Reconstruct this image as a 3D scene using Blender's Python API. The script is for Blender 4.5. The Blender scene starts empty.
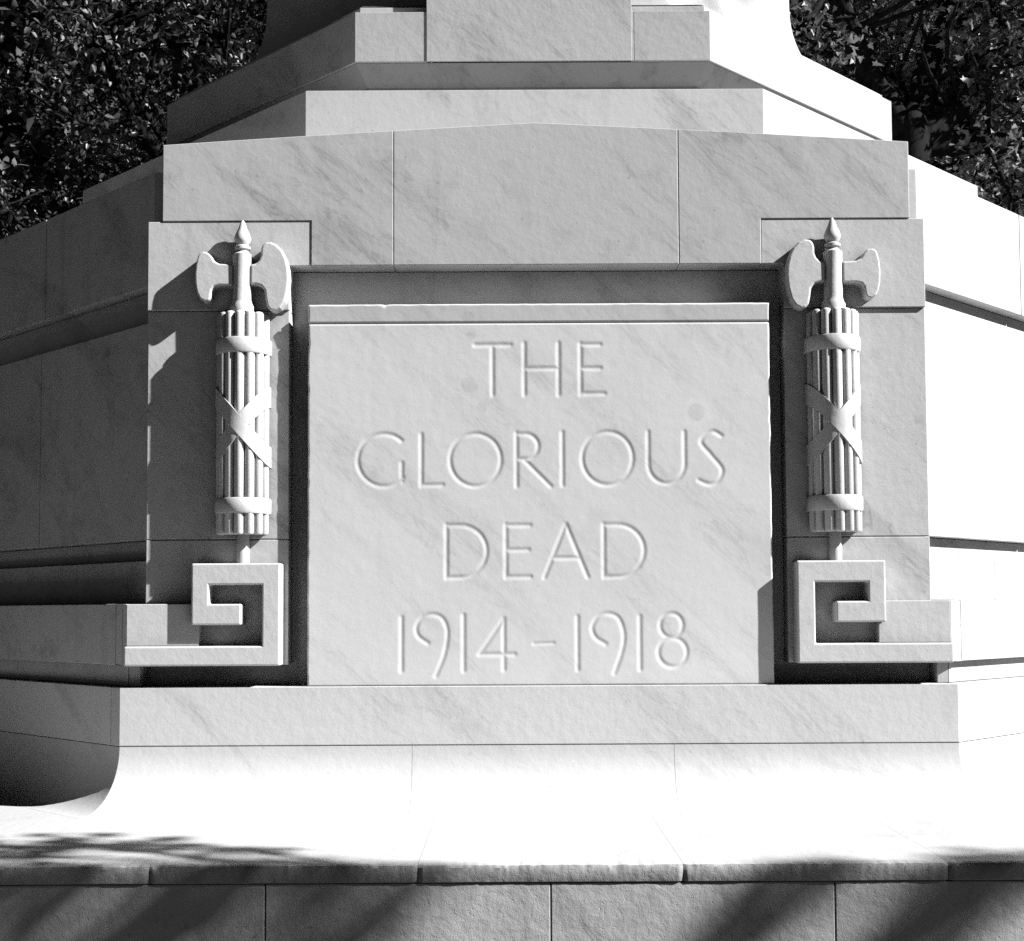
import bpy, math, random
import numpy as np
from mathutils import Vector, noise as mnoise

random.seed(7)
rng = np.random.default_rng(11)
scene = bpy.context.scene
COL = scene.collection
T8 = math.tan(math.radians(22.5))
CY = 3.85                                   # centre of the octagon (x = 0, y = CY)

# ------------------------------------------------------------------ helpers
def mesh_obj(name, verts, faces, mat, parent=None, tone=None, bevel=0.0, smooth=False, seg=2):
    me = bpy.data.meshes.new(name)
    me.from_pydata([tuple(v) for v in verts], [], [tuple(f) for f in faces])
    if tone is not None:
        at = me.attributes.new('tone', 'FLOAT', 'FACE')
        at.data.foreach_set('value', np.asarray(tone, dtype=np.float32))
    me.validate()
    me.update()
    me.materials.append(mat)
    o = bpy.data.objects.new(name, me)
    COL.objects.link(o)
    if parent is not None:
        o.parent = parent
    if smooth:
        me.polygons.foreach_set('use_smooth', [True] * len(me.polygons))
    if bevel > 0:
        b = o.modifiers.new('edge', 'BEVEL')
        b.width = bevel; b.segments = seg; b.limit_method = 'ANGLE'; b.angle_limit = math.radians(28)
        b.harden_normals = False
    return o

def empty(name, loc, label, cat, group=None):
    o = bpy.data.objects.new(name, None)
    COL.objects.link(o)
    o.location = loc
    o.empty_display_size = 0.2
    o['label'] = label; o['category'] = cat
    if group: o['group'] = group
    return o

class MB:
    """collects vertices, faces and a tone per face"""
    def __init__(s): s.v = []; s.f = []; s.t = []
    def add(s, vs, fs, tone=0.0):
        n = len(s.v); s.v += [tuple(v) for v in vs]
        s.f += [tuple(i + n for i in f) for f in fs]; s.t += [tone] * len(fs)
    def box(s, x0, x1, y0, y1, z0, z1, tone=0.0):
        s.add([(x0,y0,z0),(x1,y0,z0),(x1,y1,z0),(x0,y1,z0),(x0,y0,z1),(x1,y0,z1),(x1,y1,z1),(x0,y1,z1)],
              [(0,1,5,4),(1,2,6,5),(2,3,7,6),(3,0,4,7),(4,5,6,7),(3,2,1,0)], tone)
    def prism(s, poly, y0, y1, tone=0.0):
        """poly in (x,z) seen from the front, counter-clockwise; front at y0"""
        if sum(poly[i][0]*poly[(i+1)%len(poly)][1]-poly[(i+1)%len(poly)][0]*poly[i][1] for i in range(len(poly))) < 0:
            poly = poly[::-1]
        n = len(poly)
        vs = [(x, y0, z) for x, z in poly] + [(x, y1, z) for x, z in poly]
        fs = [tuple(range(n)), tuple(range(2*n-1, n-1, -1))]
        fs += [(i, n+i, n+(i+1) % n, (i+1) % n) for i in range(n)]
        s.add(vs, fs, tone)
    def lathe(s, cx, cy, prof, n=24, tone=0.0):
        vs = []; fs = []
        for r, z in prof:
            for k in range(n):
                a = 2*math.pi*k/n
                vs.append((cx + r*math.cos(a), cy + r*math.sin(a), z))
        for j in range(len(prof)-1):
            for k in range(n):
                fs.append((j*n+k, j*n+(k+1) % n, (j+1)*n+(k+1) % n, (j+1)*n+k))
        fs.append(tuple(range(n-1, -1, -1))); fs.append(tuple((len(prof)-1)*n+k for k in range(n)))
        s.add(vs, fs, tone)
    def build(s, name, mat, parent=None, bevel=0.0, smooth=False, seg=2):
        return mesh_obj(name, s.v, s.f, mat, parent, s.t, bevel, smooth, seg)

def side_pt(k, a, t, z):
    ph = math.radians(45*k)
    return (math.sin(ph)*a + math.cos(ph)*t, CY - math.cos(ph)*a + math.sin(ph)*t, z)

def course(mb, k, prof, cuts=(), gap=0.0010, amp=0.035, closed=True):
    """one course of one side of an octagon: prof is a closed (a, z) outline, cut into stones at the t values"""
    bounds = ['-'] + list(cuts) + ['+']
    n = len(prof)
    ar = sum(prof[i][0]*prof[(i+1) % n][1]-prof[(i+1) % n][0]*prof[i][1] for i in range(n))
    if ar > 0: prof = prof[::-1]
    for i in range(len(bounds)-1):
        l, r = bounds[i], bounds[i+1]
        vs = []
        for (a, z) in prof: vs.append(side_pt(k, a, -a*T8 if l == '-' else l+gap, z))
        for (a, z) in prof: vs.append(side_pt(k, a, a*T8 if r == '+' else r-gap, z))
        fs = [(j, (j+1) % n, n+(j+1) % n, n+j) for j in range(n)]
        if l != '-': fs.append(tuple(range(n-1, -1, -1)))
        if r != '+': fs.append(tuple(range(n, 2*n)))
        mb.add(vs, fs, random.uniform(-amp, amp))

# ------------------------------------------------------------------ materials
class NT:
    def __init__(s, m):
        m.use_nodes = True; s.t = m.node_tree; s.t.nodes.clear()
    def n(s, typ, **kw):
        nd = s.t.nodes.new(typ)
        for k, v in kw.items():
            if k.startswith('i_'):
                key = k[2:]
                key = int(key) if key.isdigit() else key.replace('_', ' ')
                nd.inputs[key].default_value = v
            else: setattr(nd, k, v)
        return nd
    def l(s, a, b): s.t.links.new(a, b)

def math_n(N, op, a, b=None, clamp=False):
    nd = N.n('ShaderNodeMath', operation=op); nd.use_clamp = clamp
    for i, v in enumerate((a, b)):
        if v is None: continue
        if isinstance(v, (int, float)): nd.inputs[i].default_value = v
        else: N.l(v, nd.inputs[i])
    return nd.outputs[0]

def ramp(N, fac, lo, hi, a=0.0, b=1.0):
    nd = N.n('ShaderNodeMapRange'); nd.interpolation_type = 'SMOOTHSTEP'
    nd.inputs['From Min'].default_value = lo; nd.inputs['From Max'].default_value = hi
    nd.inputs['To Min'].default_value = a; nd.inputs['To Max'].default_value = b
    N.l(fac, nd.inputs['Value']); return nd.outputs[0]

def marble(name, base=0.66, vein=0.10, stain=0.10, dirt_shade=0.35, pits=0.5, bump=0.25, spots=False, seed=0.0):
    m = bpy.data.materials.new(name); N = NT(m)
    geo = N.n('ShaderNodeNewGeometry')
    def mapped(rot=(0,0,0), sc=(1,1,1)):
        mp = N.n('ShaderNodeMapping', vector_type='TEXTURE'); mp.inputs['Rotation'].default_value = rot; mp.inputs['Scale'].default_value = sc
        mp.inputs['Location'].default_value = (seed, seed*0.7, seed*1.3)
        N.l(geo.outputs['Position'], mp.inputs['Vector']); return mp.outputs[0]
    def nz(vec, scale, detail=4, rough=0.55, dist=0.0):
        t = N.n('ShaderNodeTexNoise'); t.inputs['Scale'].default_value = scale; t.inputs['Detail'].default_value = detail
        t.inputs['Roughness'].default_value = rough; t.inputs['Distortion'].default_value = dist
        N.l(vec, t.inputs['Vector']); return t.outputs['Fac']
    P = mapped()
    # the bed of the marble runs down to the right
    V = mapped((0, math.radians(44), math.radians(12)), (2.4, 0.9, 0.42))
    big = nz(P, 0.9, 3); mid = nz(P, 6.5, 5, 0.6)
    veinA = nz(V, 1.7, 6, 0.62, 0.7); veinB = nz(V, 5.5, 5, 0.6, 1.1)
    fine = nz(P, 85, 3, 0.6); grit = nz(P, 330, 2, 0.5)
    streak = nz(mapped(sc=(.11, .11, 1.4)), 1.0, 4, 0.6, 0.3)
    val = math_n(N, 'MULTIPLY_ADD', ramp(N, big, .3, .7), 0.06); val.node.inputs[2].default_value = 0.97
    val = math_n(N, 'SUBTRACT', val, math_n(N, 'MULTIPLY', ramp(N, veinA, .50, .70), vein))
    line = math_n(N, 'ABSOLUTE', math_n(N, 'SUBTRACT', veinB, 0.5))
    val = math_n(N, 'SUBTRACT', val, math_n(N, 'MULTIPLY', math_n(N, 'MULTIPLY', ramp(N, line, .0, .035, 1, 0), ramp(N, veinA, .44, .62)), vein*0.9))
    val = math_n(N, 'SUBTRACT', val, math_n(N, 'MULTIPLY', ramp(N, mid, .52, .78), stain))
    val = math_n(N, 'SUBTRACT', val, math_n(N, 'MULTIPLY', ramp(N, streak, .56, .8), stain*0.8))
    val = math_n(N, 'SUBTRACT', val, math_n(N, 'MULTIPLY', ramp(N, fine, .66, .76), 0.10*pits))
    val = math_n(N, 'ADD', val, math_n(N, 'MULTIPLY', math_n(N, 'SUBTRACT', grit, 0.5), 0.16))
    vor = N.n('ShaderNodeTexVoronoi'); vor.inputs['Scale'].default_value = 24; N.l(P, vor.inputs['Vector'])
    sep = N.n('ShaderNodeSeparateColor'); N.l(vor.outputs['Color'], sep.inputs[0])
    size = ramp(N, sep.outputs[0], .55, 1.0, 0.0, .15)                     # only some cells carry a pit, of differing size
    spk = math_n(N, 'LESS_THAN', vor.outputs['Distance'], size)
    val = math_n(N, 'SUBTRACT', val, math_n(N, 'MULTIPLY', spk, 0.20*pits))
    at = N.n('ShaderNodeAttribute', attribute_name='tone')
    val = math_n(N, 'ADD', val, at.outputs['Fac'])
    if dirt_shade > 0:        # joint grime, plus recess shade painted into the colour by occlusion
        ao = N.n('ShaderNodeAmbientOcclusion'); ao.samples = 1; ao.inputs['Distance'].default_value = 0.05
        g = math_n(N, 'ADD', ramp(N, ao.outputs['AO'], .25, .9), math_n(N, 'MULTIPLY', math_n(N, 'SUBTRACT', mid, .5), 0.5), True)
        val = math_n(N, 'MULTIPLY', val, ramp(N, g, 0, 1, 1-dirt_shade, 1))
    val = math_n(N, 'MULTIPLY', val, base)
    comb = N.n('ShaderNodeCombineColor')
    for i in range(3): N.l(val, comb.inputs[i])
    bs = N.n('ShaderNodeBsdfPrincipled'); bs.inputs['Roughness'].default_value = 0.62
    bs.inputs['Specular IOR Level'].default_value = 0.28
    N.l(comb.outputs[0], bs.inputs['Base Color'])
    h = math_n(N, 'ADD', math_n(N, 'MULTIPLY', grit, 0.35), math_n(N, 'MULTIPLY', ramp(N, fine, .62, .78, 1, 0), 0.8*pits))
    h = math_n(N, 'ADD', h, math_n(N, 'MULTIPLY', nz(P, 26, 4), 1.6))
    bp = N.n('ShaderNodeBump'); bp.inputs['Strength'].default_value = bump; bp.inputs['Distance'].default_value = 0.004
    N.l(h, bp.inputs['Height']); N.l(bp.outputs[0], bs.inputs['Normal'])
    out = N.n('ShaderNodeOutputMaterial'); N.l(bs.outputs[0], out.inputs['Surface'])
    return m

def simple(name, val, rough=0.8, var=0.4, scale=8.0, spec=0.3, bump=0.3, stretch=(1,1,1), trans=0.0):
    m = bpy.data.materials.new(name); N = NT(m)
    geo = N.n('ShaderNodeNewGeometry')
    mp = N.n('ShaderNodeMapping'); mp.inputs['Scale'].default_value = stretch
    N.l(geo.outputs['Position'], mp.inputs['Vector'])
    t = N.n('ShaderNodeTexNoise'); t.inputs['Scale'].default_value = scale; t.inputs['Detail'].default_value = 5
    N.l(mp.outputs[0], t.inputs['Vector'])
    v = ramp(N, t.outputs['Fac'], .3, .7, val*(1-var), val*(1+var))
    comb = N.n('ShaderNodeCombineColor')
    for i in range(3): N.l(v, comb.inputs[i])
    bs = N.n('ShaderNodeBsdfPrincipled'); bs.inputs['Roughness'].default_value = rough
    bs.inputs['Specular IOR Level'].default_value = spec
    N.l(comb.outputs[0], bs.inputs['Base Color'])
    if bump:
        bp = N.n('ShaderNodeBump'); bp.inputs['Strength'].default_value = bump; bp.inputs['Distance'].default_value = 0.03
        N.l(t.outputs['Fac'], bp.inputs['Height']); N.l(bp.outputs[0], bs.inputs['Normal'])
    out = N.n('ShaderNodeOutputMaterial')
    if trans > 0:
        tr = N.n('ShaderNodeBsdfTranslucent'); N.l(comb.outputs[0], tr.inputs['Color'])
        mx = N.n('ShaderNodeMixShader'); mx.inputs[0].default_value = trans
        N.l(bs.outputs[0], mx.inputs[1]); N.l(tr.outputs[0], mx.inputs[2]); N.l(mx.outputs[0], out.inputs['Surface'])
    else: N.l(bs.outputs[0], out.inputs['Surface'])
    return m

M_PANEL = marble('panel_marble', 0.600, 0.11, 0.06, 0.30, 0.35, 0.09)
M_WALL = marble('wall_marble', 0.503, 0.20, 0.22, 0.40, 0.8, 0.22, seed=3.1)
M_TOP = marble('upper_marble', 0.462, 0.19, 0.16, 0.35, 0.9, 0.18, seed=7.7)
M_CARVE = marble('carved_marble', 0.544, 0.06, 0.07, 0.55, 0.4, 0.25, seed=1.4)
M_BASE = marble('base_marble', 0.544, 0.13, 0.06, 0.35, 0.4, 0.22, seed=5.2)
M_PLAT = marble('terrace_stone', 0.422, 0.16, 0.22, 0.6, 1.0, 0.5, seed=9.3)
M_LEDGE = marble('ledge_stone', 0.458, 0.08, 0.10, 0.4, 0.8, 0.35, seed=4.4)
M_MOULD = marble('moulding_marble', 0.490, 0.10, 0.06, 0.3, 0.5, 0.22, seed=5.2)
M_NECK = marble('shaded_soffit', 0.245, 0.16, 0.34, 0.5, 0.8, 0.3, seed=6.1)  # overhang shade painted in as a darker base, with stain mottling
M_HIGH = marble('dimmed_high_marble', 0.394, 0.2, 0.14, 0.35, 0.7, 0.30, seed=7.7)  # darker base colour paints in the dimming toward the top
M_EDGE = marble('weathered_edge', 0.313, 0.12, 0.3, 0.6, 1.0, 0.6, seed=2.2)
M_LEAF = simple('dark_leaf', 0.055, 0.4, 0.95, 0.9, 0.4, 0.0, trans=0.12)
M_LEAF2 = simple('olive_leaf', 0.19, 0.42, 0.9, 1.1, 0.4, 0.0, trans=0.3)
M_FAR = simple('far_leaf', 0.030, 0.6, 0.6, 1.0, 0.3, 0.0)
M_BARK = simple('bark', 0.009, 0.95, 0.5, 9.0, 0.1, 0.25, (2, 2, 0.6))
M_GRASS = simple('mown_turf', 0.05, 0.95, 0.5, 3.0, 0.1, 0.6)

# ------------------------------------------------------------------ memorial
mem = empty('war_memorial', (0, 0, 0),
            'pale marble octagonal war memorial with carved axe bundles flanking an engraved dedication panel', 'memorial')

# --- inscription panel: a carved height field, letters are V cuts
# strokes drawn on a layout grid (units of 1/260 m), x to the right, y downwards
def arc(cx, cy, rx, ry, a0, a1, n=28):
    return [(cx + rx*math.cos(math.radians(a0 + (a1-a0)*i/n)), cy - ry*math.sin(math.radians(a0 + (a1-a0)*i/n))) for i in range(n+1)]
def spline(pts, n=10):
    out = []
    P = [pts[0]] + list(pts) + [pts[-1]]
    for i in range(1, len(P)-2):
        p0, p1, p2, p3 = P[i-1], P[i], P[i+1], P[i+2]
        for k in range(n):
            t = k/n
            out.append(tuple(0.5*((2*p1[j]) + (-p0[j]+p2[j])*t + (2*p0[j]-5*p1[j]+4*p2[j]-p3[j])*t*t + (-p0[j]+3*p1[j]-3*p2[j]+p3[j])*t**3) for j in (0, 1)))
    out.append(pts[-1]); return out
LET = [
 ('T', [[(492.7,345),(492.7,395)], [(475,344.5),(511,344.5)]]),
 ('H', [[(525,343),(525,395)], [(559.7,343),(559.7,395)], [(525,368.4),(559.7,368.4)]]),
 ('E', [[(582,343.5),(582,395)], [(582,344.5),(602,344.5)], [(582,368.4),(602,368.4)], [(582,394),(606,394)]]),
 ('G', [arc(382.5,460,26.5,26.3,48,317), [(400.5,463),(400.5,481)]]),
 ('L', [[(420.3,434.5),(420.3,486)], [(420.3,485.2),(441.5,485.2)]]),
 ('O', [arc(475,460.3,25.7,26.3,0,360,44)]),
 ('R', [[(516.6,433.5),(516.6,487)], [(516.6,434.5),(524,434.3)]+arc(525,447,13.5,12.7,90,-90,16)+[(516.6,459.7)], [(524,460),(551,487)]]),
 ('I', [[(563,433),(563,486)]]),
 ('O', [arc(608.5,459.3,25.5,26.6,0,360,44)]),
 ('U', [[(649.8,433),(649.8,464)]+arc(668.2,465,18.4,19.6,180,360,22)+[(686.6,433)]]),
 ('S', [spline([(724,437),(714,432.8),(703.5,443),(713,456),(724.3,471),(720,482.5),(711,485.6),(700.5,481.8)])]),
 ('D', [[(445.6,525),(445.6,578)], [(445.6,525.7),(458,525.5)]+arc(459,551.5,27,26,90,-90,24)+[(445.6,577.5)]]),
 ('E', [[(505.5,525),(505.5,578)], [(505.5,525.8),(529.6,525.8)], [(505.5,550.3),(528,550.3)], [(505.5,577.2),(530,577.2)]]),
 ('A', [[(566,525),(544,578)], [(566,525),(587.7,577.5)], [(552.3,558.6),(579.5,558.6)]]),
 ('D', [[(604.2,525),(604.2,578)], [(604.2,525.7),(617,525.5)]+arc(617.7,551.5,27,26,90,-90,24)+[(604.2,577.5)]]),
 ('1', [[(400.2,617),(400.2,670)]]),
 ('9', [spline([(426.5,642.5),(417,635.5),(415.2,626),(421.5,616.8),(431.5,614),(441.5,618.5),(446.3,632),(443,654),(434.5,675)])]),
 ('1', [[(462.6,615),(462.6,670)]]),
 ('4', [[(503,618.7),(478.4,653.9)], [(478.4,653.9),(513.6,653.9)], [(503,618.7),(503,669)]]),
 ('-', [[(533,643.5),(553,643)]]),
 ('1', [[(577,617),(577,669.7)]]),
 ('9', [spline([(605,644),(595,637.5),(591.8,627.5),(598,617),(608,614),(618.5,619),(623.7,635.5),(621,653),(613.7,673)])]),
 ('1', [[(639.7,617),(639.7,669.5)]]),
 ('8', [arc(671.3,626.2,11.3,12,0,360,30), arc(672.3,652.8,14.3,14.3,0,360,30)]),
]
def build_panel():
    X0, X1, Z0, Z1 = -0.887, 0.902, 1.3125, 2.786
    S = 0.0032
    nx = int((X1-X0)/S)+1; nz_ = int((Z1-Z0)/S)+1
    xs = np.linspace(X0, X1, nx); zs = np.linspace(Z0, Z1, nz_)
    sx = (X1-X0)/462.5; szz = (Z1-Z0)/381.5            # layout units -> metres
    def conv(p): return (X0 + (540+(p[0]-540)*.986-308.6)*sx, Z1 - (p[1]-303.0)*szz)
    W = 0.0122                                          # half width of a stroke
    XX, ZZ = np.meshgrid(xs, zs)
    dep = np.zeros_like(XX)
    own = np.full((nz_-1, nx-1), -1, dtype=int)
    for li, (ch, strokes) in enumerate(LET):
        loc = np.full_like(XX, 9.0); bb = [9, -9, 9, -9]
        for st in strokes:
            q = [conv(p) for p in st]
            L = sum(math.dist(q[i], q[i+1]) for i in range(len(q)-1)); acc = 0
            for i in range(len(q)-1):
                (ax, az), (bx, bz) = q[i], q[i+1]
                x0, x1 = min(ax, bx)-.03, max(ax, bx)+.03; z0, z1 = min(az, bz)-.03, max(az, bz)+.03
                i0, i1 = np.searchsorted(xs, [x0, x1]); j0, j1 = np.searchsorted(zs, [z0, z1])
                xx = XX[j0:j1, i0:i1]; zz = ZZ[j0:j1, i0:i1]
                dx, dz = bx-ax, bz-az; ll = max(dx*dx+dz*dz, 1e-9); tt = ((xx-ax)*dx+(zz-az)*dz)/ll
                # square ended cuts
                tc = np.clip(tt, 0, 1)
                dd = np.hypot(xx-ax-tc*dx, zz-az-tc*dz)
                loc[j0:j1, i0:i1] = np.minimum(loc[j0:j1, i0:i1], dd)
                bb = [min(bb[0], x0), max(bb[1], x1), min(bb[2], z0), max(bb[3], z1)]
        i0, i1 = np.searchsorted(xs, bb[:2]); j0, j1 = np.searchsorted(zs, bb[2:])
        thin = 0.78 if ch in '-' else 1.0
        cut = np.clip(W*thin - loc, 0, None)
        dep = np.maximum(dep, cut*0.215)
        near = loc < W + 2.2*S
        fm = near[:-1, :-1] | near[1:, :-1] | near[:-1, 1:] | near[1:, 1:]
        own[fm & (own < 0)] = li
    # soften the arrises a little, as a worn chisel cut
    k = np.array([.25, .5, .25])
    for _ in range(1):
        dep[:, 1:-1] = dep[:, :-2]*k[0] + dep[:, 1:-1]*k[1] + dep[:, 2:]*k[2]
        dep[1:-1] = dep[:-2]*k[0] + dep[1:-1]*k[1] + dep[2:]*k[2]
    # frieze strip across the top, parted by a thin cut
    zg = Z1 - 0.0735
    dep = np.maximum(dep, np.clip(0.006-np.abs(ZZ-zg), 0, None)*0.9)
    dep -= np.clip(ZZ-zg-0.004, 0, None)*0.10
    # slow waves of the dressed surface
    def smooth_noise(cells):
        g = rng.normal(size=(int((Z1-Z0)/cells)+4, int((X1-X0)/cells)+4))
        u = (XX-X0)/cells+1; v = (ZZ-Z0)/cells+1
        iu = u.astype(int); iv = v.astype(int); fu = u-iu; fv = v-iv
        fu = fu*fu*(3-2*fu); fv = fv*fv*(3-2*fv)
        return (g[iv, iu]*(1-fu)*(1-fv)+g[iv, iu+1]*fu*(1-fv)+g[iv+1, iu]*(1-fu)*fv+g[iv+1, iu+1]*fu*fv)
    n1 = smooth_noise(0.03); n2 = smooth_noise(0.009); n3 = smooth_noise(0.12)
    dep += 0.00007*n1 + 0.00003*n2 + 0.0002*n3
    # rounded, slightly chipped edges (left, right, top)
    ed = np.minimum(np.minimum(XX-X0, X1-XX), Z1-ZZ) 
    R = 0.007*(1+0.25*n1) + 0.006*np.clip(n1+0.5*n3-2.0, 0, 1)
    R = np.clip(R, 0.004, None)
    e = np.clip(1-ed/R, 0, 1)
    dep += R*(1-np.sqrt(np.clip(1-e*e, 0, 1)))
    dep += np.clip(0.003-(ZZ-Z0), 0, None)              # joint with the course below
    YY = dep
    verts = np.stack([XX.ravel(), YY.ravel(), ZZ.ravel()], 1)
    tone = np.zeros((nz_-1, nx-1))
    xc = 0.5*(XX[:-1, :-1]+XX[1:, 1:]); zc = 0.5*(ZZ[:-1, :-1]+ZZ[1:, 1:])
    for (px, py, r, d) in [(469,385,8,.10),(481,407.5,5.5,.09),(699,413.5,8.5,.10),(470,335,5,.08),(468,316,6,.07),(345,436,5,.02),(523,327,5,.03),(352,452,4,.02)]:
        cx, cz = conv((px, py)); rr = np.hypot(xc-cx, zc-cz)/(r*sx)
        rr = rr + 0.10*n1[:-1, :-1]
        tone -= d*np.clip((1.08-rr)/0.16, 0, 1)
        if px == 699: tone += 0.05*np.clip(1-np.abs(rr-1.45)/.5, 0, 1)
    idx = np.arange(nx*nz_).reshape(nz_, nx)
    quads = np.stack([idx[:-1, :-1], idx[:-1, 1:], idx[1:, 1:], idx[1:, :-1]], -1)
    def part(name, mask, parent, skirt=False):
        q = quads[mask]; tn = tone[mask].ravel()
        used, inv = np.unique(q.ravel(), return_inverse=True)
        v = verts[used]; f = inv.reshape(-1, 4)
        vv = [tuple(p) for p in v]; ff = [tuple(int(i) for i in r) for r in f]; tt = list(tn)
        nsm = len(ff)
        if skirt:
            n = len(vv); D = 0.128
            yb = D
            e0 = 0.006
            vv += [(X0,e0,Z0),(X1,e0,Z0),(X1,e0,Z1),(X0,e0,Z1),(X0,yb,Z0),(X1,yb,Z0),(X1,yb,Z1),(X0,yb,Z1)]
            ff += [(n+1,n+5,n+6,n+2),(n+0,n+3,n+7,n+4),(n+3,n+2,n+6,n+7)]
            tt += [0.0]*3
        o = mesh_obj(name, vv, ff, M_PANEL, parent, tt)
        o.data.polygons.foreach_set('use_smooth', [i < nsm for i in range(len(ff))])
        return o
    pan = part('inscription_panel', own < 0, mem, True)
    for li, (ch, _) in enumerate(LET):
        o = part('carved_letter', own == li, pan)
        o['label'] = 'V-cut %s of the dedication' % (('dash' if ch == '-' else ('numeral ' if ch.isdigit() else 'letter ')+ch))
    return pan
build_panel()

# --- recessed wall behind the panel, base course, moulding
mb = MB(); mb.box(-1.535, 1.535, .13, .40, 1.312, 2.945); 
for s in (-1, 1): mb.box(*sorted((s*1.5355, s*1.5785)), .0355, .40, 1.3125, 1.3945)
course(mb, 0, [(3.3,2.9465),(3.69,2.9465),(3.69,3.362),(3.3,3.362)])
mb.build('recess_wall', M_WALL, mem, .002)

for k in range(8):
    cuts = []
    if k in (1, -1, 7): cuts = [-1.53, -0.5, 0.5, 1.53]
    mb = MB(); course(mb, k, [(3.55,1.0885),(3.860,1.0885),(3.860,1.3115),(3.55,1.3115)], cuts)
    mb.build('base_course', M_BASE, mem, .003)
    prof = [(3.5, .846)]
    for i in range(15):
        a = math.radians(90*i/14)
        prof.append((4.065-.206*math.sin(a), 1.086-.2406*math.cos(a)))
    prof = [(3.5, .82), (4.065, .82)] + prof[1:] + [(3.5, 1.086)]
    mb = MB(); course(mb, k, prof, [-0.484, 0.514] if k == 0 else ([-0.8, 0.2, 1.2] if k in (1, 7) else []), .0006, .02)
    o = mb.build('base_moulding', M_MOULD, mem)
    me = o.data
    me.polygons.foreach_set('use_smooth', [len(p.vertices) == 4 for p in me.polygons])
    me.set_sharp_from_angle(angle=math.radians(25))

# --- pilasters with cap block
for s in (-1, 1):
    mb = MB()
    mb.box(*sorted((s*.965, s*1.518)), .040, .129, 1.879, 2.772, .0)
    mb.box(*sorted((s*.965, s*1.518)), .039, .129, 1.3935, 1.8765, .01)
    pil = mb.build('pilaster', M_WALL, mem, .003)
    mb = MB()
    P = [(.965,2.7735),(1.518,2.7735),(1.518,3.1238),(.8805,3.1238),(.8805,2.948),(.965,2.948)]
    mb.prism([(s*x, z) for x, z in P], .030, .40, .02)
    mb.build('cap_block', M_WALL, pil, .0025)

# --- the three stones of the low gable above the panel
def gable_z(x): return 3.512 - 0.073*abs(x)/1.462 - 0.010*(abs(x)/1.462)**2
for (x0, x1, tn) in ((-1.462, -.5585, -.01), (-.5575, .5575, .012), (.5585, 1.462, -.015)):
    mb = MB()
    n = 8
    top = [(x0+(x1-x0)*i/n, gable_z(x0+(x1-x0)*i/n)) for i in range(n, -1, -1)]
    if x0 < -1: low = [(x0, 3.1245), (-.8795, 3.1245), (-.8795, 2.947), (x1, 2.947)]
    elif x1 > 1: low = [(x0, 2.947), (.8795, 2.947), (.8795, 3.1245), (x1, 3.1245)]
    else: low = [(x0, 2.947), (x1, 2.947)]
    mb.prism(low + top, .0265, .62, tn)
    mb.build('gable_stone', M_TOP, mem, .003)

# --- fretwork scroll on either side
for s in (-1, 1):
    P = [(.984,1.393),(1.577,1.393),(1.577,1.468),(1.053,1.468),(1.053,1.701),(1.255,1.701),(1.255,1.628),(1.132,1.628),
         (1.132,1.548),(1.322,1.548),(1.322,1.783),(.984,1.783)]
    mb = MB(); mb.prism([(s*x, z) for x, z in P], -.046, .128, .0)
    sc = mb.build('key_scroll', M_CARVE, mem, .007, seg=3)
    mb = MB(); mb.prism([(s*x, z) for x, z in [(1.300,1.4685),(1.5763,1.4685),(1.5763,1.629),(1.3225,1.629),(1.3225,1.5475),(1.300,1.5475)]], -.0140, .128, -.01)
    plan = [(1.5768,-.0140),(1.5946,-.0010),(1.5946,.10),(1.5768,.10)]
    vs = [(s*x, y, z) for z in (1.396, 1.6295) for x, y in plan]
    fs = [(0,1,2,3),(7,6,5,4)] + [(i, i+4, (i+1)%4+4, (i+1)%4) for i in range(4)]
    if s < 0: fs = [f[::-1] for f in fs]
    mb.add(vs, [f[::-1] for f in fs], -.02)
    mb.build('end_block', M_CARVE, sc, .0025, seg=2)

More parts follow.
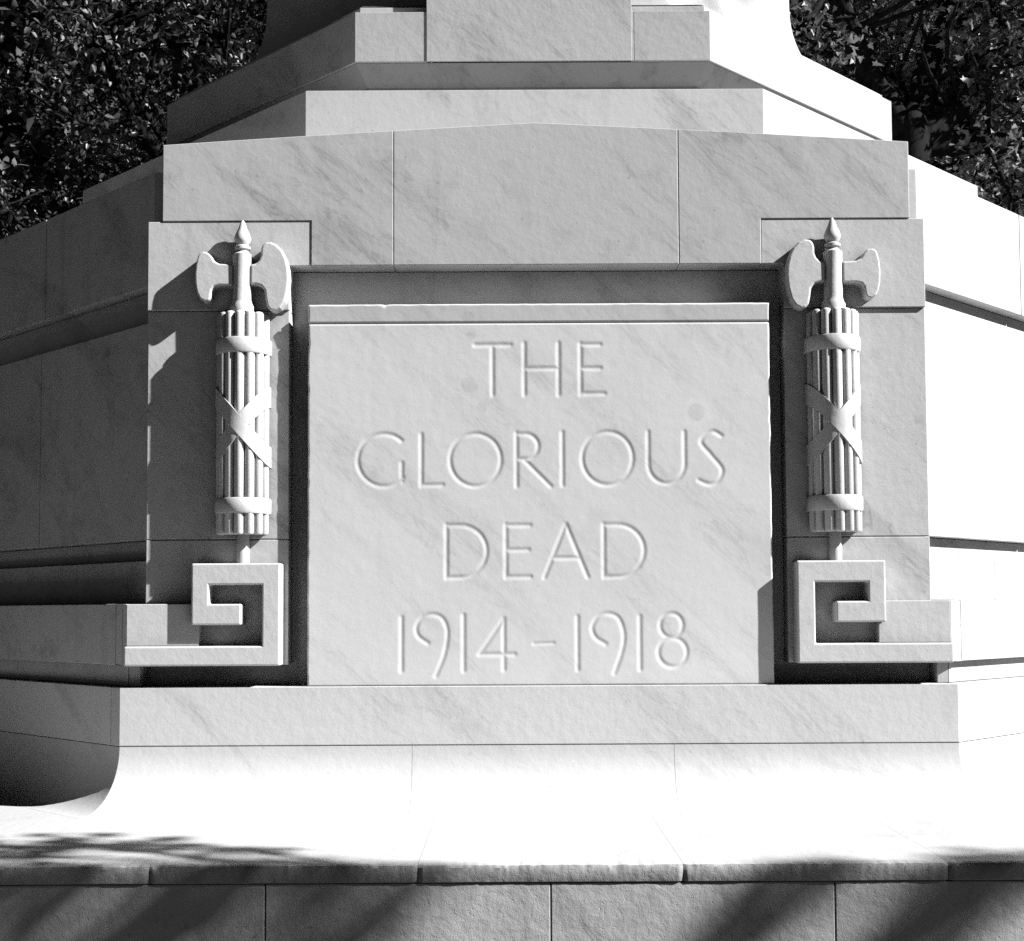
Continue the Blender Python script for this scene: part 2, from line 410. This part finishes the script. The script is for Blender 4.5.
# --- fasces
FZ = lambda zy: 3.102 - ((200 + zy*.2125) - 222)/258.0        # elevation from the carving's layout grid
U = .000823
def fasces(s):
    ax, ay = s*1.1455 + .0045, .0350
    mb = MB()
    R0, n = .0845, 14
    mb.lathe(ax, ay, [(R0, 1.896), (R0, 2.746)], 32)
    for k in range(n):
        a = 2*math.pi*(k+.5)/n
        cx, cy = ax + R0*math.cos(a), ay + R0*math.sin(a)
        r = .0198
        mb.lathe(cx, cy, [(r*.8, 1.895), (r, 1.900), (r, 2.744), (r*.82, 2.752), (r*.4, 2.7555)], 12, random.uniform(-.02, .02))
    body = mb.build('fasces', M_CARVE, mem, smooth=True)
    body.data.set_sharp_from_angle(angle=math.radians(50))
    for z0, z1 in ((2.592, 2.652), (1.974, 2.034)):
        mb = MB(); mb.lathe(ax, ay, [(.098, z0), (.1045, z0), (.1085, z0+.006), (.1085, z1-.006), (.1045, z1), (.098, z1)], 48)
        o = mb.build('binding_band', M_CARVE, body, smooth=True); o.data.set_sharp_from_angle(angle=math.radians(40))
    # two straps crossing over the front
    for d in (1, -1):
        mb = MB(); vs = []; fs = []; m = 40; Rr = .1075 if d == 1 else .1055
        for i in range(m+1):
            th = math.radians(-112 + 224*i/m)
            zc = 2.312 - d*.118*math.sin(max(-math.pi/2, min(math.pi/2, th)))
            x, y = math.sin(th), -math.cos(th)
            for r, dz in ((.096, -.042), (Rr, -.040), (Rr, .040), (.096, .042)):
                vs.append((ax + r*x, ay + r*y, zc + dz))
        for i in range(m):
            for j in range(4):
                a, b = i*4+j, i*4+(j+1) % 4
                fs.append((a, a+4, b+4, b))
        mb.add(vs, fs); o = mb.build('crossed_strap', M_CARVE, body, smooth=True); o.data.set_sharp_from_angle(angle=math.radians(40))
    # axe blades: the one toward the panel is the larger
    small = [(-205,258),(-196,243),(-180,237),(-158,243),(-140,262),(-128,284),(-104,296),(-40,300),(-40,400),(-104,398),(-128,404),(-140,420),(-145,455),(-152,470),(-172,476),(-196,462),(-210,432),(-217,395),(-219,345),(-214,295)]
    large = [(40,300),(66,296),(82,280),(90,258),(90,232),(96,208),(112,194),(136,193),(164,206),(190,232),(208,268),(220,315),(224,365),(218,425),(204,478),(184,508),(160,522),(136,520),(120,500),(112,462),(108,425),(92,404),(66,396),(40,398)]
    for poly in (small, large):
        mb = MB()
        pts = [(ax - s*(-dx)*U*-1*-1 if False else ax + (-s)*dx*U, FZ(y)) for dx, y in poly]
        mb.prism(pts, -.028, .038)
        mb.build('axe_blade', M_CARVE, body, .014, seg=3)
    mb = MB()
    mb.lathe(ax, ay-.040, [(.03, 2.747), (.046, 2.754), (.046, FZ(498)), (.040, FZ(485)), (.036, FZ(468)), (.037, FZ(250)), (.026, FZ(240)), (.022, FZ(232)),
                      (.031, FZ(224)), (.031, FZ(212)), (.021, FZ(204)), (.030, FZ(188)), (.033, FZ(172)), (.027, FZ(150)), (.017, FZ(124)), (.011, FZ(100)), (.003, FZ(84))], 24)
    o = mb.build('spear', M_CARVE, body, smooth=True); o.data.set_sharp_from_angle(angle=math.radians(45))
    mb = MB(); mb.lathe(ax, ay, [(.026, 1.7835), (.026, 1.8955)], 20)
    o = mb.build('handle', M_CARVE, body, smooth=True); o.data.set_sharp_from_angle(angle=math.radians(45))
for s in (-1, 1): fasces(s)

# --- the other sides
mb = MB()
for k in range(8): course(mb, k, [(3.0,.5),(3.62,.5),(3.62,3.34),(3.0,3.34)])
mb.build('core', M_WALL, mem)
for k in range(1, 8):
    J = [-.60, .60]; mb = MB()
    nearf = k in (1, 7)
    course(mb, k, [(3.3,2.906),(3.69,2.906),(3.69,3.362),(3.3,3.362)], J, .0028)
    course(mb, k, [(3.3,2.7535),(3.632,2.7535),(3.632,2.9045),(3.3,2.9045)], [])
    course(mb, k, [(3.3,1.886),(3.705,1.886),(3.705,2.752),(3.3,2.752)], J, .0028)
    course(mb, k, [(3.3,1.803),(3.655,1.803),(3.655,1.8845),(3.3,1.8845)], [])
    course(mb, k, [(3.3,1.632),(3.705,1.632),(3.705,1.8015),(3.3,1.8015)], [-.95, .95])
    course(mb, k, [(3.3,1.396),(3.851,1.396),(3.851,1.6305),(3.3,1.6305)], [-1.545, -.2, .2, 1.545])
    course(mb, k, [(3.3,1.313),(3.815,1.313),(3.815,1.3945),(3.3,1.3945)], [])
    mb.build('side_wall', M_WALL, mem, .003)

# --- roof slope and the tiers above
def ring(name, prof, mat, bevel=.005, cutf=None, smooth=False):
    mb = MB()
    for k in range(8): course(mb, k, prof, cutf(k) if cutf else [], .0005, .03)
    o = mb.build(name, mat, mem, bevel)
    o.location.x = .018 if 'tier' in name or 'shaft' in name else 0
    if smooth:
        o.data.polygons.foreach_set('use_smooth', [len(p.vertices) == 4 for p in o.data.polygons]); o.data.set_sharp_from_angle(angle=math.radians(22))
    return o
ring('roof_slope', [(2.3,3.30),(3.60,3.30),(3.60,3.365),(2.66,3.62),(2.3,3.62)], M_TOP)
ring('lower_tier', [(1.5,3.5),(2.648,3.5),(2.648,4.094),(1.5,4.094)], M_TOP, .003, lambda k: [])
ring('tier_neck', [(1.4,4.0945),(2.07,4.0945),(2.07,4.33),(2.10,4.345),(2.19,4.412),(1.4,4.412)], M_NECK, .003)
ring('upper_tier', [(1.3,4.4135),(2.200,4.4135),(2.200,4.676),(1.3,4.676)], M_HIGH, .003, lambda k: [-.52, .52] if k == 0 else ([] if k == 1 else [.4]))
ring('shaft_plinth', [(1.2,4.6775),(2.15,4.6775),(2.15,4.722),(2.11,4.7225),(2.11,4.7385),(1.2,4.7385)], M_TOP, .003)
prof = [(.8, 4.74)]
for i in range(17):
    a = math.radians(90*i/16)
    prof.append((2.125-.488*math.sin(a), 5.36-.620*math.cos(a)))
prof += [(1.60, 8.2), (1.66, 8.25), (1.66, 8.6), (.8, 8.6)]
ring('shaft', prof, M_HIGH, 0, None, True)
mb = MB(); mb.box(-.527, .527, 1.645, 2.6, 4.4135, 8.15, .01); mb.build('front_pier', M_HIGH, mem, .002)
mb = MB()
for k in range(8): course(mb, k, [(0.0,8.55),(1.62,8.55),(1.0,8.95),(0.0,8.95)])
mb.build('shaft_cap', M_TOP, mem)

# ------------------------------------------------------------------ platform
plat = empty('stone_platform', (0, 0, 0), 'low marble platform with chipped coping slabs beneath the memorial', 'platform')
def rough_coping():
    """the coping slabs of one side, finely divided so that the arris can be broken and worn"""
    for k in range(8):
        mb = MB()
        cuts = [-1.185, -.385, .405, 1.195]
        bounds = [None] + cuts + [None]
        fine = k == 0
        A1, ZT, ZB = 5.0, .845, .790
        for i in range(len(bounds)-1):
            gl = .0005
            secA = [(4.0, ZT), (4.7, ZT), (4.94, ZT), (4.975, ZT), (4.988, ZT), (4.996, ZT-.003), (A1, ZT-.010), (A1, ZT-.025), (A1, ZT-.040), (4.998, ZB+.003), (4.993, ZB), (4.9, ZB)]
            nT = 160 if fine else 6
            base = len(mb.v); vs = []; fs = []
            for j in range(nT+1):
                for (a, z) in secA:
                    l = -a*T8 if bounds[i] is None else bounds[i]+gl
                    r = a*T8 if bounds[i+1] is None else bounds[i+1]-gl
                    t = l+(r-l)*j/nT
                    if fine:
                        p = Vector((t*1.0, a, z))
                        big = mnoise.noise(Vector((t*9, 3.1, z*20))); sm = mnoise.noise(Vector((t*55, 8.7, z*60))); chip = mnoise.noise(Vector((t*22, 1.7, 5.0)))
                        if a > 4.97:
                            w = .002*big + .0009*sm
                            if z > ZT-.012: w -= .007*max(0, chip-.18) + .003*abs(sm)
                            a2 = a + w
                            z2 = z - (.006*max(0, chip-.18) + .003*max(0, sm) if z > ZT-.012 else 0)
                        else:
                            a2 = a; z2 = z + .0012*big*(1 if a > 4.3 else 0)
                        e = min(t-l, r-t)
                        if a > 4.97 and e < .012: a2 -= (.012-e)*.5
                        vs.append(side_pt(k, a2, t, z2))
                    else: vs.append(side_pt(k, a, t, z))
            m = len(secA)
            for j in range(nT):
                for q in range(m-1):
                    fs.append((j*m+q, (j+1)*m+q, (j+1)*m+q+1, j*m+q+1)[::-1])
            fs.append(tuple(range(m))); fs.append(tuple(nT*m+q for q in range(m-1, -1, -1)))
            mb.add(vs, fs, random.uniform(-.03, .03))
        o = mb.build('coping', M_LEDGE, plat)
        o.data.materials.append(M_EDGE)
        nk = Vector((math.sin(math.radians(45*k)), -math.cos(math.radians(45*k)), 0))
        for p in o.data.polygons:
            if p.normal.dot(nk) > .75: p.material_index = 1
        o.data.polygons.foreach_set('use_smooth', [len(p.vertices) == 4 for p in o.data.polygons]); o.data.set_sharp_from_angle(angle=math.radians(32))
rough_coping()
for k in range(8):
    mb = MB(); course(mb, k, [(4.5,.0),(4.993,.0),(4.993,.7885),(4.5,.7885)], [-.84, .010, .856], .0014, .06)
    mb.build('retaining_wall', M_PLAT, plat, .003)

# ------------------------------------------------------------------ ground
mb = MB(); mb.add([(-220,-220,0),(220,-220,0),(220,260,0),(-220,260,0)], [(0,1,2,3)])
g = mb.build('ground', M_GRASS); g['kind'] = 'structure'

# ------------------------------------------------------------------ trees
def tube(mb, pts, radii, n=9):
    vs = []; fs = []
    for i, p in enumerate(pts):
        d = (pts[min(i+1, len(pts)-1)] - pts[max(i-1, 0)]).normalized()
        u = d.cross(Vector((.31, .2, .93)));  u = u.normalized() if u.length > 1e-3 else Vector((1, 0, 0))
        w = d.cross(u)
        for k in range(n):
            a = 2*math.pi*k/n
            rr = radii[i]*(1+.14*mnoise.noise(p*2.3+Vector((k*.7, 0, 0))))
            vs.append(p + u*math.cos(a)*rr + w*math.sin(a)*rr)
    for i in range(len(pts)-1):
        for k in range(n): fs.append((i*n+k, i*n+(k+1) % n, (i+1)*n+(k+1) % n, (i+1)*n+k))
    fs.append(tuple(range((len(pts)-1)*n, len(pts)*n)))
    mb.add(vs, fs)

def bough(mb, p0, d0, length, r0, r1, bend=.25, n=7, rnd=random):
    pts = [p0.copy()]; rad = [r0]; d = d0.normalized(); p = p0.copy()
    for i in range(n):
        d = (d + Vector((rnd.uniform(-bend, bend), rnd.uniform(-bend, bend), rnd.uniform(-bend*.5, bend*.8)))*.7).normalized()
        p = p + d*(length/n); pts.append(p.copy()); rad.append(r0+(r1-r0)*(i+1)/n)
    tube(mb, pts, rad); return pts, d

LEAF = np.array([(0,0),(.16,.05),(.42,-.02),(.33,.18),(.55,.42),(.28,.42),(.22,.62),(0,1.0),(-.22,.62),(-.28,.42),(-.55,.42),(-.33,.18),(-.42,-.02),(-.16,.05)])
def leaves_mesh(name, centres, size, mat, parent=None, droop=.5, lobed=True, seed=1):
    r = np.random.default_rng(seed)
    n = len(centres)
    shape = LEAF if lobed else np.array([(0,0),(.3,.35),(.22,.7),(0,1.0),(-.22,.7),(-.3,.35)])
    m = len(shape)
    nrm = r.normal(size=(n, 3)); nrm[:, 2] = np.abs(nrm[:, 2])+.45; nrm /= np.linalg.norm(nrm, axis=1)[:, None]
    up = r.normal(size=(n, 3)); up[:, 2] -= droop
    up -= nrm*np.sum(up*nrm, 1)[:, None]; up /= np.linalg.norm(up, axis=1)[:, None]
    sd = np.cross(up, nrm)
    s = size*r.uniform(.55, 1.25, n)
    fold = r.uniform(.1, .45, n)
    P = np.empty((n, m, 3))
    for i, (x, y) in enumerate(shape):
        P[:, i] = centres + sd*(x*s)[:, None] + up*(y*s)[:, None] + nrm*((abs(x)*fold - .25*y*y)*s)[:, None]
    V = P.reshape(-1, 3)
    me = bpy.data.meshes.new(name)
    me.vertices.add(n*m); me.vertices.foreach_set('co', V.ravel().astype(np.float32))
    half = m//2
    # two folded halves per leaf
    lo = np.array(list(range(0, half+1))); hi = np.array([0]+list(range(half, m)))
    loops = np.concatenate([np.concatenate([np.arange(n)[:, None]*m+lo], 1), np.concatenate([np.arange(n)[:, None]*m+hi], 1)], 1)
    me.loops.add(loops.size); me.loops.foreach_set('vertex_index', loops.ravel().astype(np.int32))
    c1, c2 = len(lo), len(hi)
    me.polygons.add(2*n)
    st = np.empty((n, 2), dtype=np.int32); st[:, 0] = np.arange(n)*(c1+c2); st[:, 1] = st[:, 0]+c1
    me.polygons.foreach_set('loop_start', st.ravel())
    me.update(calc_edges=True); me.validate()
    me.materials.append(mat)
    o = bpy.data.objects.new(name, me); COL.objects.link(o)
    if parent: o.parent = parent
    return o

def clump_points(tips, per, spread, seed):
    r = np.random.default_rng(seed); out = []
    for t in tips:
        k = int(per*r.uniform(.5, 1.5))
        out.append(np.array(t)[None] + r.normal(size=(k, 3))*np.array([spread, spread, spread*.55])*r.uniform(.6, 1.2))
    return np.concatenate(out)

def make_tree(label, loc, H, trunk_h, r0, spread, seed, leaf, leafsize, per, group, forks=None, name='broadleaf_tree', clear=False, lobed=True):
    rnd = random.Random(seed)
    t = empty(name, loc, label, 'tree', group)
    mb = MB(); tips = []
    p = Vector((0, 0, 0)); pts = [p]; rad = [r0*1.35]
    for i in range(8):
        p = p + Vector((rnd.uniform(-.06, .06), rnd.uniform(-.06, .06), trunk_h/8)); pts.append(p); rad.append(r0*(1.1-.35*(i+1)/8))
    pts2 = pts + [p + Vector((0, 0, .22)), p + Vector((.01, 0, .40))]; tube(mb, pts2, rad + [r0*.5, r0*.12], 14)
    dirs = forks or [(math.cos(a), math.sin(a), rnd.uniform(.5, 1.6)) for a in [rnd.uniform(0, 6.28)+j*1.05 for j in range(6)]]
    for d in dirs:
        L = (H-trunk_h)*rnd.uniform(.7, 1.0)
        b, dd = bough(mb, pts[-1]-Vector((0, 0, rnd.uniform(.0, .3))), Vector(d), L, r0*.62, r0*.12, .28, 8, rnd)
        for q in range(2, 9):
            for _ in range(3):
                dv = Vector((rnd.uniform(-1, 1), rnd.uniform(-1, 1), rnd.uniform(-.6, .8)))
                c, d2 = bough(mb, b[min(q, 8)], dv, spread*rnd.uniform(.35, .8), r0*.14, .012, .5, 4, rnd)
                for z in c[1:]: tips.append(z + Vector((rnd.gauss(0, .15), rnd.gauss(0, .15), rnd.gauss(0, .12))))
    tr = mb.build('trunk', M_BARK, t, smooth=True)
    if clear: tips = [q for q in tips if not (q.y < .25 and -1.0 < q.x < .55 and 4.6 < q.z < 7.6)]
    leaves_mesh('crown', clump_points(tips, per, .19 if not lobed else .23, seed), leafsize, leaf, t, seed=seed, lobed=lobed)
    return t

def copy_tree(src, loc, rz, sc, label):
    c = src.copy(); COL.objects.link(c); c.location = loc; c.rotation_euler = (0, 0, rz); c.scale = (sc, sc, sc); c['label'] = label
    for ch in src.children:
        d = ch.copy(); COL.objects.link(d); d.parent = c
    return c

GR = 'trees standing close behind the memorial'
tR = make_tree('dark forked tree with thick trunk showing behind the right shoulder of the memorial', (3.85, 8.0, 0), 10.5, 6.15, .25, 2.6, 21, M_LEAF2, .088, 40, GR,
               forks=[(-.9, .1, .95), (.12, .2, 1.3), (.8, .1, .75), (.9, .6, .3), (-.5, 1.1, .4), (.2, 1.0, .8), (-.9, .8, .1)], clear=True)
tL = make_tree('dense dark tree filling the upper left corner behind the memorial', (-5.2, 9.0, 0), 10.5, 3.6, .26, 3.0, 5, M_LEAF, .072, 66, GR, lobed=False)
copy_tree(tL, (-2.2, 12.5, 0), 2.1, 1.08, 'leafy tree just left of the memorial shaft, behind the sloping tier')
copy_tree(tL, (-8.4, 11.5, 0), 4.0, 1.0, 'leafy tree at the far left edge, its lowest boughs above the side wall')
copy_tree(tL, (8.8, 15.0, 0), 1.3, 1.1, 'leafy tree at the far right edge, partly hidden by the forked tree')
copy_tree(tL, (2.2, 14.0, 0), 3.0, 1.1, 'tree mostly hidden by the memorial, its leaves showing right of the shaft')
# far wood: a mass nobody could count
r = np.random.default_rng(3)
N_ = 60000
xx = r.uniform(-24, 24, N_); zz = r.uniform(.05, 1, N_)**.75*(17+1.5*np.sin(xx*.6)+1.0*np.sin(xx*1.7+1) - 4.0*np.exp(-((xx-8.5)/1.6)**2)); yy = 23 + r.normal(size=N_)*1.6
fw = leaves_mesh('distant_wood', np.stack([xx, yy, zz], 1), .40, M_FAR, lobed=False, seed=9)
fw['kind'] = 'stuff'; fw['label'] = 'dark mass of distant woodland behind the nearer trees'; fw['category'] = 'woodland'

# the tree to the right of the viewer, whose thin boughs dapple the ledge and the wall below it
def shade_tree():
    rnd = random.Random(4)
    base = Vector((5.6, -3.7, 0)); t = empty('broadleaf_tree', base, 'slender tree right of the memorial, its sparse boughs dappling the ledge', 'tree')
    mb = MB(); top = Vector((0, 0, 3.7))
    tube(mb, [Vector((.03*math.sin(i), .03*math.cos(i*1.3), 3.7*i/8)) for i in range(9)], [.20-.012*i for i in range(9)], 12)
    spots = [  # where a spray of leaves throws its shade: point, distance toward the sun, spread, leaves
        ((-1.55,-1.13,.60),12.5,.22,34), ((-1.95,-1.13,.52),12.6,.24,40), ((-1.48,-.69,.845),7.2,.06,13), ((-1.66,-.72,.845),7.3,.08,17),
        ((-1.72,-.83,.845),7.2,.09,24), ((-1.42,-.78,.845),7.0,.06,15), ((-1.30,-.72,.845),7.3,.03,6), ((-1.2,-.84,.845),7.1,.04,7), ((-1.95,-.80,.845),7.4,.08,22), ((-1.55,-.86,.845),7.5,.06,14), ((-1.62,-.97,.845),7.3,.09,22),
        ((-.98,-.93,.845),7.0,.05,7), ((-.88,-.86,.845),7.2,.03,4), ((-1.02,-1.04,.845),7.2,.06,9), ((-1.7,-1.13,.82),11.6,.13,34), ((-1.25,-1.14,.80),11.3,.10,26), ((-.80,-1.14,.81),11.5,.08,18),
        ((-1.22,-1.13,.66),12.4,.09,22), ((-1.12,-1.13,.74),12.2,.07,14), ((-.52,-1.13,.74),12.4,.06,13), ((-.62,-1.13,.67),12.1,.06,13), ((-.72,-1.13,.60),12.1,.05,9),
        ((.66,-1.13,.76),12.3,.05,11), ((.56,-1.13,.69),12.4,.055,12), ((.46,-1.13,.62),12.6,.06,12), ((1.28,-1.13,.78),12.4,.07,16),
        ((1.14,-1.13,.70),12.8,.06,14), ((1.02,-1.13,.62),12.5,.06,13), ((1.38,-1.08,.845),11.0,.07,14), ((1.55,-1.04,.845),11.2,.08,18)]
    cent = []; g = np.random.default_rng(8)
    hubs = {}
    for (p, d, sp, n) in spots:
        c = Vector(p) + S*d - base
        key = round(c.x*1.1)
        hubs.setdefault(key, []).append(c)
        cent.append(np.array(c)[None] + g.normal(size=(n, 3))*np.array([sp, sp, sp*.8]))
    for cs in hubs.values():
        m = sum(cs, Vector())/len(cs) + Vector((.15, 0, -.05))
        mid = (top+m)/2 + Vector((0, 0, .25))
        tube(mb, [top-Vector((0, 0, .2)), mid, m], [.06, .022, .010], 8)
        for c in cs: tube(mb, [m, (m+c)/2+Vector((0, 0, .05)), c], [.012, .008, .004], 6)
    mb.build('trunk', M_BARK, t, smooth=True)
    leaves_mesh('crown', np.concatenate(cent), .10, M_LEAF2, t, lobed=True, seed=12)
S = Vector((.775, -.238, .585)).normalized()      # toward the sun
shade_tree()
def added_shade_tree():  # unseen tree, added only to dim the shaft and upper stones
    base = Vector((19.5, -1.0, 0)); t = empty('broadleaf_tree', base, 'added unseen tree far to the right, its thin canopy placed to half shade the memorial shaft', 'tree')
    g = np.random.default_rng(5); pts = []
    while len(pts) < 1500:
        x, z = g.uniform(-1.6, 2.6), g.uniform(4.5, 8.0)
        if g.uniform() > min(1, max(0, (z-4.95)/1.0))*.62: continue
        pts.append(np.array(Vector((x, 1.7+.5*max(0, abs(x)-.9), z)) + S*g.uniform(21, 27) - base))
    mb = MB(); top = Vector((.2, -.3, 17.5))
    tube(mb, [top*(i/8) for i in range(9)], [.34-.026*i for i in range(9)], 12)
    c = np.array(pts); hi = c[np.argsort(-c[:, 2])]
    for i in range(9):
        q = Vector(hi[i*5]); tube(mb, [top-Vector((0, 0, .4)), (top+q)/2+Vector((0, 0, .4)), q], [.10, .05, .012], 7)
    mb.build('trunk', M_BARK, t, smooth=True)
    leaves_mesh('crown', c, .11, M_LEAF2, t, lobed=True, seed=33)
added_shade_tree()

# ------------------------------------------------------------------ light
S = Vector((.775, -.238, .585)).normalized()
sun = bpy.data.lights.new('sun', 'SUN'); sun.energy = 12.2; sun.angle = math.radians(.53); sun.color = (1, 1, 1)
so = bpy.data.objects.new('sun', sun); COL.objects.link(so)
so.rotation_euler = S.to_track_quat('Z', 'Y').to_euler()
w = bpy.data.worlds.new('World'); scene.world = w; w.use_nodes = True
nt = w.node_tree; nt.nodes.clear()
sky = nt.nodes.new('ShaderNodeTexSky'); sky.sky_type = 'NISHITA'; sky.sun_disc = False
sky.sun_elevation = math.asin(S.z); sky.sun_rotation = math.atan2(S.x, S.y)
bw = nt.nodes.new('ShaderNodeRGBToBW'); bg = nt.nodes.new('ShaderNodeBackground'); bg.inputs['Strength'].default_value = .004
ou = nt.nodes.new('ShaderNodeOutputWorld')
nt.links.new(sky.outputs[0], bw.inputs[0]); nt.links.new(bw.outputs[0], bg.inputs['Color']); nt.links.new(bg.outputs[0], ou.inputs[0])

# ------------------------------------------------------------------ camera
F = 1380.0; pitch = math.radians(3.0)
cam = bpy.data.cameras.new('camera'); co = bpy.data.objects.new('camera', cam); COL.objects.link(co)
cam.sensor_fit = 'HORIZONTAL'; cam.sensor_width = 36; cam.lens = F/1024*36
co.location = (-.10, -5.3, 1.6)
from mathutils import Matrix
co.rotation_mode = 'QUATERNION'
co.rotation_quaternion = (Matrix.Rotation(math.radians(90)+pitch, 4, 'X') @ Matrix.Rotation(math.radians(-.28), 4, 'Z')).to_quaternion()
cam.shift_y = (139.5 - F*math.tan(pitch))/1024
cam.clip_end = 600
scene.camera = co
scene.view_settings.view_transform = 'Standard'; scene.view_settings.look = 'None'
scene.view_settings.exposure = 0; scene.view_settings.gamma = 1
scene.render.engine = 'CYCLES'
scene.cycles.max_bounces = 4; scene.cycles.diffuse_bounces = 1; scene.cycles.use_denoising = False
